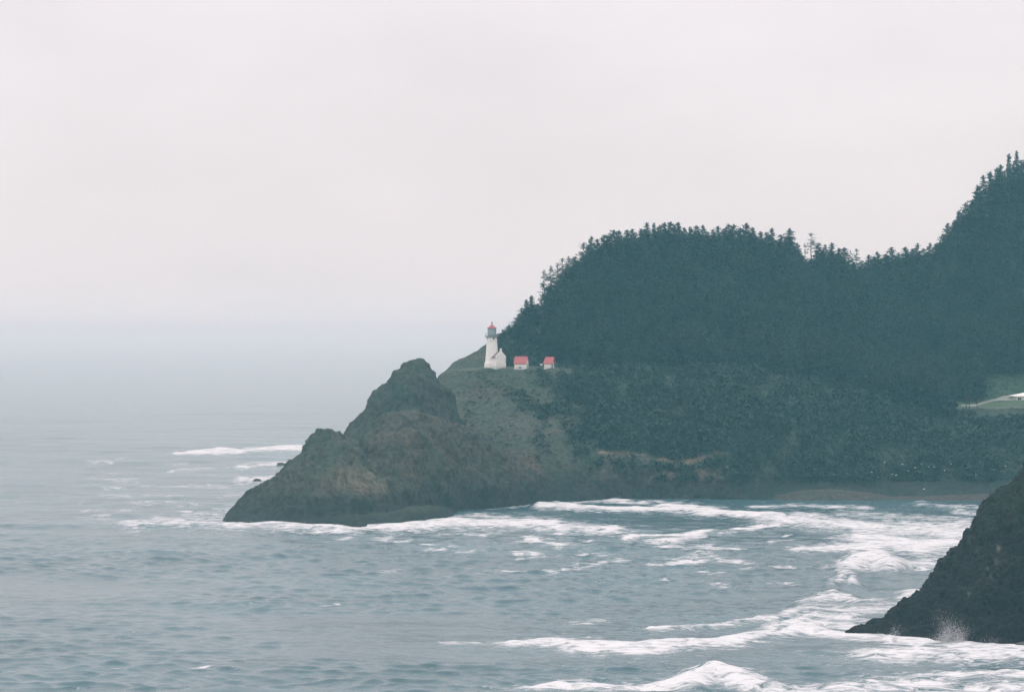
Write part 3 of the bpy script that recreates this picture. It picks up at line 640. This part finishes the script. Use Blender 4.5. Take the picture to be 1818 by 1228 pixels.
# ------------------------------------------------------------------ trees
def spray_quads(C, dirv, L_, Wd, g):
    """leaf sprays: bent quads centred at C pointing along dirv"""
    n = len(C); up = np.array([0, 0, 1.0])
    side = np.cross(dirv, up); side /= np.linalg.norm(side, axis=1, keepdims=True)+1e-9
    tl = g.normal(0, .5, (n, 1)); side = side*np.cos(tl)+up*np.sin(tl)
    d = dirv*L_[:, None]*.5; s = side*Wd[:, None]*.5
    V = np.stack([C-d, C+s*1.0+d*.1, C+d, C-s*1.0+d*.1], 1)
    return V.reshape(-1, 3)
def conifer(seed, H=16., Rd=4.2, nb=95, per=15, low=.12, power=.75, wind=0., gap=0., size=1.0, clear=0.):
    g = np.random.default_rng(seed); C = []; D = []; Ls = []; limbs = []
    lop = g.uniform(.75, 1.25, 8)
    for i in range(nb):
        t = low+(1-low)*((i+g.random())/nb); az = g.uniform(0, 2*math.pi)
        lob = lop[int(az/(2*math.pi)*8) % 8]
        if gap and math.sin(t*23+seed)+.4*math.sin(az*3) > 1-gap*1.6: continue
        prof = min(1, (t-low)/.16+.45) if clear == 0 else 1
        r = Rd*(1-t)**power*lob*g.uniform(.6, 1.12)*prof+.12
        if wind: r *= 1+wind*math.cos(az)
        base = np.array([0, 0, t*H]); out = np.array([math.cos(az), math.sin(az), g.uniform(-.12, .28)+.12*(t > .85)])
        limbs.append((base, base+out*r))
        m = max(5, int(per*r/Rd*1.6))
        for k in range(m):
            s = (k+g.random())/m; s = .15+.85*s
            p = base+out*r*s+g.normal(0, .32, 3)*np.array([1, 1, .5])*(.6+s*.6); p[2] -= .35*s*s
            dd = out+g.normal(0, .45, 3)*np.array([1, 1, .35]); C.append(p); D.append(dd/np.linalg.norm(dd)); Ls.append(g.uniform(.8, 1.6)*size*(1-.5*t))
    for k in range(5): C.append(np.array([g.normal(0, .08), g.normal(0, .08), H*(1-.02*k)])); D.append(np.array([.12*g.normal(), .12*g.normal(), 1.0])); Ls.append(.75*size)
    C = np.array(C); D = np.array(D); Ls = np.array(Ls)
    V = spray_quads(C, D, Ls, Ls*g.uniform(.45, .75, len(Ls)), g)
    return V, limbs, H
def crown_mesh(V): return mesh_np('crown', V, np.arange(len(V)).reshape(-1, 4), False)
def trunk_mesh(limbs, H, r0=.32, nl=40, seed=0):
    b = MB(); g = random.Random(seed); prev = Vector((0, 0, -2.5)); pr = r0*1.25
    for i in range(1, 6):
        q = Vector((g.uniform(-.15, .15), g.uniform(-.15, .15), H*i/5*.96)); r = r0*(1-i/5*.85); b.tube(prev, q, pr, r, 6, False); prev, pr = q, r
    for p, q in limbs[::max(1, len(limbs)//nl)]: b.tube(Vector(p)-Vector((0, 0, .3)), q, .08, .03, 4, False)
    bmesh.ops.recalc_face_normals(b.bm, faces=b.bm.faces[:]); me = bpy.data.meshes.new('trunk'); b.bm.to_mesh(me); b.bm.free(); me.materials.append(M['bark']); return me
KINDS = {}
def kind(name, seed, **kw):
    tr = kw.pop('tr', .3); V, limbs, H = conifer(seed, **kw); c = crown_mesh(V); c.materials.append(M['leaf'])
    KINDS[name] = (c, trunk_mesh(limbs, H, tr, seed=seed), H, V)
for i in range(6): kind('d%d' % i, 10+i, Rd=4.9+.4*(i % 3), power=.5+.1*(i % 3), nb=165, per=16, size=1.15)
for i in range(3): kind('p%d' % i, 30+i, Rd=5.0, power=1.0, nb=170, size=1.1)           # pointed
for i in range(2): kind('w%d' % i, 40+i, Rd=4.6, power=.6, wind=-.45, gap=.28, nb=105, low=.2, size=.85)   # wind-torn
kind('lone', 50, Rd=3.2, power=.35, low=.60, nb=34, gap=.15, size=.8, clear=1, tr=.34)
kind('tier', 51, Rd=5.0, power=.6, low=.2, nb=85, gap=.25, size=.85)
kind('bare', 52, Rd=3.2, power=.8, low=.35, nb=36, gap=.3, size=.7)
def tree(kn, px, Y, top_py=None, H=None, wscale=1.0, label=None, group=None, rot=None, sink=.6):
    z = ground(px, Y)-sink; c, t, H0, _ = KINDS[kn]
    if top_py is not None: H = max(5.5, zat(top_py, Y)-z)
    s = H/H0
    o = empty('spruce_tree', (xat(px, Y), Y, z), rot if rot is not None else random.uniform(0, 6.28)); wv = max(.8, .5+.5*s)*wscale; o.scale = (wv, wv, s)
    link('trunk', t, None, o); link('crown', c, None, o)
    return tag(o, label, 'spruce tree', group)
SKY = [(903, 577), (915, 566), (926, 546), (935, 535), (946, 523), (966, 479), (978, 472), (988, 465), (999, 458), (1010, 455), (1021, 450), (1036, 431), (1050, 420), (1061, 424), (1073, 421), (1082, 415), (1090, 410), (1101, 408), (1112, 405), (1124, 406),
       (1138, 407), (1145, 402), (1151, 399), (1161, 396), (1173, 394), (1182, 396), (1190, 397), (1197, 394), (1205, 398), (1213, 400), (1223, 399), (1233, 400), (1245, 402), (1255, 406), (1266, 403), (1275, 405), (1285, 401), (1293, 398), (1301, 402), (1312, 406), (1325, 400), (1337, 403), (1349, 407), (1360, 411),
       (1373, 409), (1386, 415), (1402, 406), (1414, 425), (1429, 432), (1440, 414), (1453, 433), (1467, 428), (1479, 433), (1491, 437), (1500, 441), (1520, 441), (1532, 458), (1543, 451), (1552, 450), (1560, 446), (1572, 447), (1584, 440), (1596, 442), (1607, 438), (1618, 440), (1629, 436), (1640, 438), (1650, 434), (1660, 434), (1668, 431),
       (1674, 414), (1683, 401), (1693, 386), (1704, 372), (1714, 361), (1726, 361), (1731, 343), (1737, 326), (1747, 311), (1757, 302), (1769, 295), (1778, 291), (1791, 274), (1805, 269), (1816, 282), (1830, 270), (1850, 262)]
SKYL = [(880, 592)] + SKY + [(2000, 230), (2700, 150)]
UN = {903: ('d1', 'low bushy tree nearest the lighthouse at the left end of the wooded skyline'), 926: ('w0', 'windswept tree leaning out where the skyline steps up above the lighthouse'),
      966: ('w1', 'ragged gappy tree standing out on the left shoulder of the wooded hill'), 978: ('w0', 'thin see-through tree just inside the ragged one on the left shoulder'),
      999: ('tier', 'small crowned tree behind the ragged pair on the left shoulder'), 1050: ('d2', 'broad tree topping the step where the hill flattens out'),
      1161: ('p0', 'tall pointed spruce on the highest hump of the middle hill'), 1402: ('d3', 'stout dark tree standing taller just left of the bare trunked one'),
      1440: ('lone', 'lone tree with a bare trunk and flat topped crown on the skyline'), 1520: ('tier', 'round conifer with tiered branches standing alone in the skyline dip'),
      1674: ('w1', 'windswept tree at the foot of the step up to the right hand hill'), 1714: ('d0', 'rounded tree half way up the step of the right hand hill'),
      1791: ('p1', 'pointed spruce second from the summit of the right hand hill'), 1805: ('p2', 'tallest pointed spruce on the summit of the right hand hill'),
      1429: ('bare', 'short sparse tree close to the left of the bare trunked one'), 1293: ('d4', 'broad domed tree on the long level part of the middle skyline')}
for k, (px, py) in enumerate(SKY):
    Y = float(I(px, CRESTY))-6+random.uniform(-3, 3)
    if px in UN: kn, lab = UN[px]; tree(kn, px, Y, py, wscale={1402: 1.05, 1440: 1.15, 1520: .95}.get(px, 1.0), label=lab)
    else:
        kn = random.choice(['p0', 'p1', 'p2', 'd0', 'd3', 'd5'] if px > 1730 else (['w0', 'w1', 'tier'] if px < 1040 and px > 950 and k % 2 else ['d0', 'd3', 'd1', 'd2', 'd4', 'd5', 'p0', 'p1', 'p2']))
        lab, gr = next(q[1:] for q in ((965, 'low spruce on the skyline just above the lighthouse', 'skyline spruces above the lighthouse'), (1105, 'dark spruce on the rising left shoulder of the wooded skyline', 'skyline spruces of the left shoulder'),
                   (1310, 'dark spruce on the long level top of the middle hill', 'skyline spruces of the level top'), (1525, 'dark spruce on the skyline near the lone bare trunked tree', 'skyline spruces near the bare trunked tree'),
                   (1670, 'dark spruce in the skyline saddle between the two wooded hills', 'skyline spruces of the saddle'), (9999, 'dark spruce on the steep wooded skyline of the right hand hill', 'skyline spruces of the right hill')) if px < q[0])
        tree(kn, px+random.uniform(-3, 3), Y+random.uniform(-8, 4), py+random.uniform(-4, 7), wscale=random.uniform(1.3, 1.8) if kn[0] == 'p' else random.uniform(1.0, 1.5), label=lab, group=gr)
# the wood on the slope below: the nearest are trees of their own, the rest one mass
low_edge = [(880, 590), (925, 610), (960, 632), (990, 648), (1050, 652), (1300, 655), (1400, 690), (1500, 722), (1640, 730), (1690, 722), (1738, 712), (1748, 688), (1790, 684), (2400, 684)]
cand = []
for _ in range(76000):
    px = random.uniform(885, 2300); Y = random.uniform(1060, float(I(px, CRESTY))+40)
    x = xat(px, Y); z = ground(px, Y); pb = HOR+(CAM_H-z)*f0/Y
    if pb > float(I(px, low_edge))+random.uniform(-3, 3)+(random.expovariate(1/42.) if 1060 < px < 1690 and random.random() < .6 else 0): continue
    if Y < (1122 if px < 995 else 1100): continue
    if px > 1742 and Y < 1184: continue
    if 1665 < px <= 1742 and 1108 < Y < 1150: continue
    cand.append((px, Y, x, z, pb))
DIP = [(940, 0), (958, 24), (985, 24), (1000, 8), (1015, 0), (1410, 0), (1424, 16), (1434, 28), (1443, 28), (1449, 12), (1462, 4), (1500, 4), (1508, 20), (1530, 18), (1540, 0)]
cell = {}; trees = []
for c in cand:
    dm = 5.0 if c[1] < float(I(c[0], CRESTY)) else 6.5
    kx, ky = int(c[2]//7), int(c[1]//7)
    if any((c[2]-o[2])**2+(c[1]-o[1])**2 < dm*dm for a in (-1, 0, 1) for b in (-1, 0, 1) for o in cell.get((kx+a, ky+b), ())): continue
    cap = zat(float(I(c[0], SKYL))+float(I(c[0], DIP))+4+random.uniform(0, 12), c[1])-c[3]
    H = min(random.choice((random.uniform(8, 13), random.uniform(13, 20))), cap)
    if c[0] < 1000: H = min(H, 4+ (c[0]-885)*.07)
    if H < 3.0: continue
    cell.setdefault((kx, ky), []).append(c); trees.append((c, H))
trees.sort(key=lambda q: q[0][1])
names = ['d%d' % i for i in range(6)]+['p0', 'p1', 'p2']*2
vis = [q for q in trees if q[0][0] < 1830]; near = set(id(q) for q in vis[:205])
for q in vis[:205]:
    (px, Y, x, z, pb), H = q
    lab, gr = next(q[1:] for q in ((1010, 'dark spruce at the wood edge close behind the two white sheds', 'spruces behind the sheds'), (1180, 'dark spruce low on the slope left above the curling clay scar', 'spruces above the left of the clay scar'),
              (1340, 'dark spruce low on the slope right above the curling clay scar', 'spruces above the right of the clay scar'), (1520, 'dark spruce low on the slope above the pale hump of the beach', 'spruces above the beach hump'),
              (1700, 'dark spruce at the wood edge left of the pale drive', 'spruces left of the drive'), (9999, 'dark spruce at the wood edge around the clearing and drive', 'spruces around the clearing')) if px < q[0])
    tree(random.choice(names), px, Y, H=H, wscale=random.uniform(.9, 1.2), label=lab, group=gr)
def batch(items, kinds, name, mat, label, cat, keep=.62):
    Vs = []
    g = np.random.default_rng(3)
    for (px, Y, x, z), H, ws in items:
        V = KINDS[g.choice(kinds)][3].reshape(-1, 4, 3); V = V[g.random(len(V)) < keep]; H0 = 16.
        a = g.uniform(0, 6.28); s = H/H0; wv = (.55+.45*s)*ws
        Rm = np.array([[math.cos(a), -math.sin(a), 0], [math.sin(a), math.cos(a), 0], [0, 0, 1]])
        Vs.append((V.reshape(-1, 3)*np.array([wv, wv, s]))@Rm.T+np.array([x, Y, z-.6]))
    V = np.concatenate(Vs); me = mesh_np(name, V, np.arange(len(V)).reshape(-1, 4), False)
    return tag(link(name, me, mat), label, cat, kind='stuff')
rest = [((q[0][0], q[0][1], q[0][2], q[0][3]), q[1], random.uniform(1.0, 1.3)) for q in trees if id(q) not in near]
print('trees', len(trees), 'mass', len(rest))
batch(rest, names, 'forest', M['leaf'], 'dense dark spruce forest covering the hill behind the lighthouse', 'forest')
# scattered trunks by the drive
for px, py, lab in ((1716, 700, 'slim dark tree at the left end of the pale drive, left of a pair'), (1721, 702, 'slim dark tree at the left end of the pale drive, right of a pair'), (1735, 698, 'slim dark tree beside the bend of the pale drive')):
    tree('bare', px, 1111, H=8.5, wscale=.9, label=lab)
tree('bare', 1815, 1110, H=3.4, wscale=.35, label='small dark sapling in front of the pale fence below the house')

# ------------------------------------------------------------------ scrub over the open slopes
SCAR = [(1050, 806), (1110, 806), (1160, 812), (1200, 824), (1225, 822), (1265, 809), (1300, 806)]
def scrub():
    g = np.random.default_rng(9); out = {0: ([], []), 1: ([], [])}
    for _ in range(56000):
        px = g.uniform(790, 2100); Y = g.uniform(1000, 1175)
        if px < 885 and Y > 1092: continue
        z = ground(px, Y); pb = HOR+(CAM_H-z)*f0/Y
        if z < 5 or pb < 600: continue
        if 1089 < Y < (1124 if px < 995 else 1098) and px < 1015+25*g.random(): continue
        if px > 1665 and (1098 if px > 1725 else 1108) < Y < 1186: continue
        if 1050 < px < 1300 and -7 < pb-float(I(px, SCAR)) < 9: continue
        if 1262 < px < 1275 and 735 < pb < 810 and g.random() < .8: continue
        i = min(np.searchsorted(pxs, px), len(pxs)-1); j = min(np.searchsorted(Ysr, Y), len(Ysr)-1)
        if WHO[j, i] == 6 or (WHO[j, i] in (1, 2, 3) and g.random() < .95): continue
        if WHO[j, i] == 5 and g.random() < .6: continue
        thick = px+110*float(vnoise(np.array(px/30.), np.array(Y/14.), np.array(0.), 71))+g.normal(0, 60) > 1060 or (px > 880 and Y > 1118)
        patch = float(vnoise(np.array(px/22.), np.array(Y/14.), np.array(0.), 77))
        den = (.85 if patch > -.45 else .35) if thick else (.26 if patch > .1 else .07)
        if g.random() > den: continue
        s = (.9+1.9*g.random()**2)*(1+.5*patch) if thick else g.uniform(.4, 1.1); x = xat(px, Y); m = 30 if thick else 14
        q = g.normal(0, 1, (m, 3)); q /= np.linalg.norm(q, axis=1, keepdims=True); q[:, 2] = np.abs(q[:, 2])
        C, Ls = out[int(thick)]
        C.append(np.array([x, Y, z-.1])+q*s*np.array([1.1, 1.1, 1.0 if thick else .6])*g.uniform(.6, 1, (m, 1))); Ls.append(np.full(m, s*(.5 if thick else .7))*g.uniform(.7, 1.2, m))
    for k, nm, mt, lab, cat in ((0, 'scrub', M['leaf2'], 'low pale scrub dotted over the grassy slope below the lighthouse', 'scrub'), (1, 'thicket', M['leaf3'], 'dark thicket covering the slope between the wood and the shore', 'thicket')):
        C = np.concatenate(out[k][0]); Ls = np.concatenate(out[k][1]); D = g.normal(0, 1, (len(C), 3)); D /= np.linalg.norm(D, axis=1, keepdims=True)
        V = spray_quads(C, D, Ls, Ls*.8, g); me = mesh_np(nm, V, np.arange(len(V)).reshape(-1, 4), False)
        tag(link(nm, me, mt), lab, cat, kind='stuff')
scrub()

# ------------------------------------------------------------------ gulls resting on the slope above the beach
def gull_parts():
    bm = bmesh.new(); bmesh.ops.create_uvsphere(bm, u_segments=10, v_segments=7, radius=1)
    for v in bm.verts:
        x, y, z = v.co; v.co = (x*.36, y*.15*(1-.25*x), z*.16+.22+.05*x)
    bmesh.ops.create_uvsphere(bm, u_segments=8, v_segments=6, radius=.1, matrix=Matrix.Translation((.36, 0, .42)))
    b = MB(); b.bm = bm; b.tube((.25, 0, .28), (.36, 0, .42), .09, .07, 6); b.tube((.44, 0, .42), (.56, 0, .39), .025, .008, 5); b.tube((0.02, .05, -.05), (0.02, .05, .15), .015, .015, 4); b.tube((0.02, -.05, -.05), (0.02, -.05, .15), .015, .015, 4)
    b.tube((-.3, 0, .2), (-.6, 0, .2), .1, .03, 6)
    me = bpy.data.meshes.new('gull'); bm.to_mesh(me); bm.free(); me.materials.append(M['bird']); return me
gm = gull_parts()
for px, py in ((1446, 840), (1480, 847), (1503, 846), (1519, 843), (1532, 839), (1547, 844), (1561, 845), (1570, 826), (1583, 847), (1590, 848), (1602, 829), (1612, 842), (1624, 836), (1636, 830), (1648, 834), (1658, 834), (1676, 841), (1688, 828), (1732, 847), (1433, 861), (1640, 876), (1757, 744), (1784, 832), (1712, 822), (1764, 840)):
    best = None
    for Y in np.arange(1028, 1110, .8):
        z = ground(px, Y); p = HOR+(CAM_H-z)*f0/Y
        if p <= py: best = (Y, z); break
    if not best: continue
    o = bpy.data.objects.new('gull', gm); COL.objects.link(o); o.location = (xat(px, best[0]), best[0]-.8, best[1]+.75); o.rotation_euler = (0, 0, random.uniform(0, 6.28)); o.scale = (.9,)*3
    tag(o, 'tiny white gull settled on the dark slope above the beach', 'gull', 'gulls settled on the slope above the beach')

# ------------------------------------------------------------------ spray thrown up where waves hit the rocks
def spray():
    g = np.random.default_rng(4); V = []
    for px, py, h, wd, n in [(a_, b_, c_, d_, 2*e_ if a_ > 1500 else e_) for a_, b_, c_, d_, e_ in ((1680, 1131, 6.5, 1.0, 3000), (1700, 1131, 4.5, 2.2, 3200), (1668, 1131, 2.6, 2.0, 1500), (1588, 1128, 3.8, .5, 1100), (1625, 1132, 2.0, 1.5, 220), (1565, 1124, 1.8, 1.2, 160), (1760, 1130, 2.0, 2.5, 260), (535, 937, 2.2, 2.2, 200), (575, 940, 1.5, 3, 160), (938, 890, 2.0, 1.6, 160), (1092, 888, 1.6, 2.2, 160), (985, 899, 1.5, 1.5, 120), (1475, 1062, 1.6, 1.5, 120), (440, 930, 1.2, 3, 120))]:
        Y = CAM_H*f0/(py-HOR)-(14 if px > 1500 else 2); x = xat(px, Y)
        a = np.clip(g.normal(0, .35, n), -1, 1)+.25*np.sin(g.integers(0, 5, n)*2.1); r = g.beta(.9, 2.6, n)*h*1.15
        C = np.stack([x+np.sin(a)*r*.8+g.normal(0, wd*.35, n), Y+g.normal(0, .5, n), np.cos(a)*r+g.uniform(-.2, .3, n)], 1)
        L_ = g.uniform(.03, .11, n)*(1 if Y < 700 else 2.4); D = g.normal(0, 1, (n, 3)); D /= np.linalg.norm(D, axis=1, keepdims=True)
        V.append(spray_quads(C, D, L_, L_, g))
    V = np.concatenate(V); me = mesh_np('spray', V, np.arange(len(V)).reshape(-1, 4), False)
    m = simple('sea_spray', (.6, .6, .61), .9, .02, 1)
    tag(link('spray', me, m), 'white spray thrown up where waves strike the rocks', 'spray', kind='stuff')
spray()

# ------------------------------------------------------------------ sea haze
def air(name, c, d_, col, dens, label, ab=(1, 1, 1)):
    bm = bmesh.new(); bmesh.ops.create_cube(bm, size=1, matrix=Matrix.Translation(c) @ Matrix.Diagonal((*d_, 1)))
    me = bpy.data.meshes.new(name); bm.to_mesh(me); bm.free()
    hm = bpy.data.materials.new(name); hm.use_nodes = True; t = hm.node_tree; t.nodes.clear()
    o_ = t.nodes.new('ShaderNodeOutputMaterial'); pv = t.nodes.new('ShaderNodeVolumePrincipled'); t.links.new(pv.outputs[0], o_.inputs['Volume'])
    pv.inputs['Color'].default_value = (*col, 1); pv.inputs['Absorption Color'].default_value = (*ab, 1); pv.inputs['Density'].default_value = dens
    return tag(link(name, me, hm), label, name.replace('_', ' '), kind='stuff')
air('haze', (0, 31000, 70), (190000, 66000, 200), (.36, .84, 1.0),   .00014, 'thin pale sea haze over the whole bay')
air('fog_bank', (0, 32150, 28), (188000, 61700, 96), (.87, .885, .93), .00018, 'pale fog bank lying on the open sea beyond the headland', (0, 0, 0))
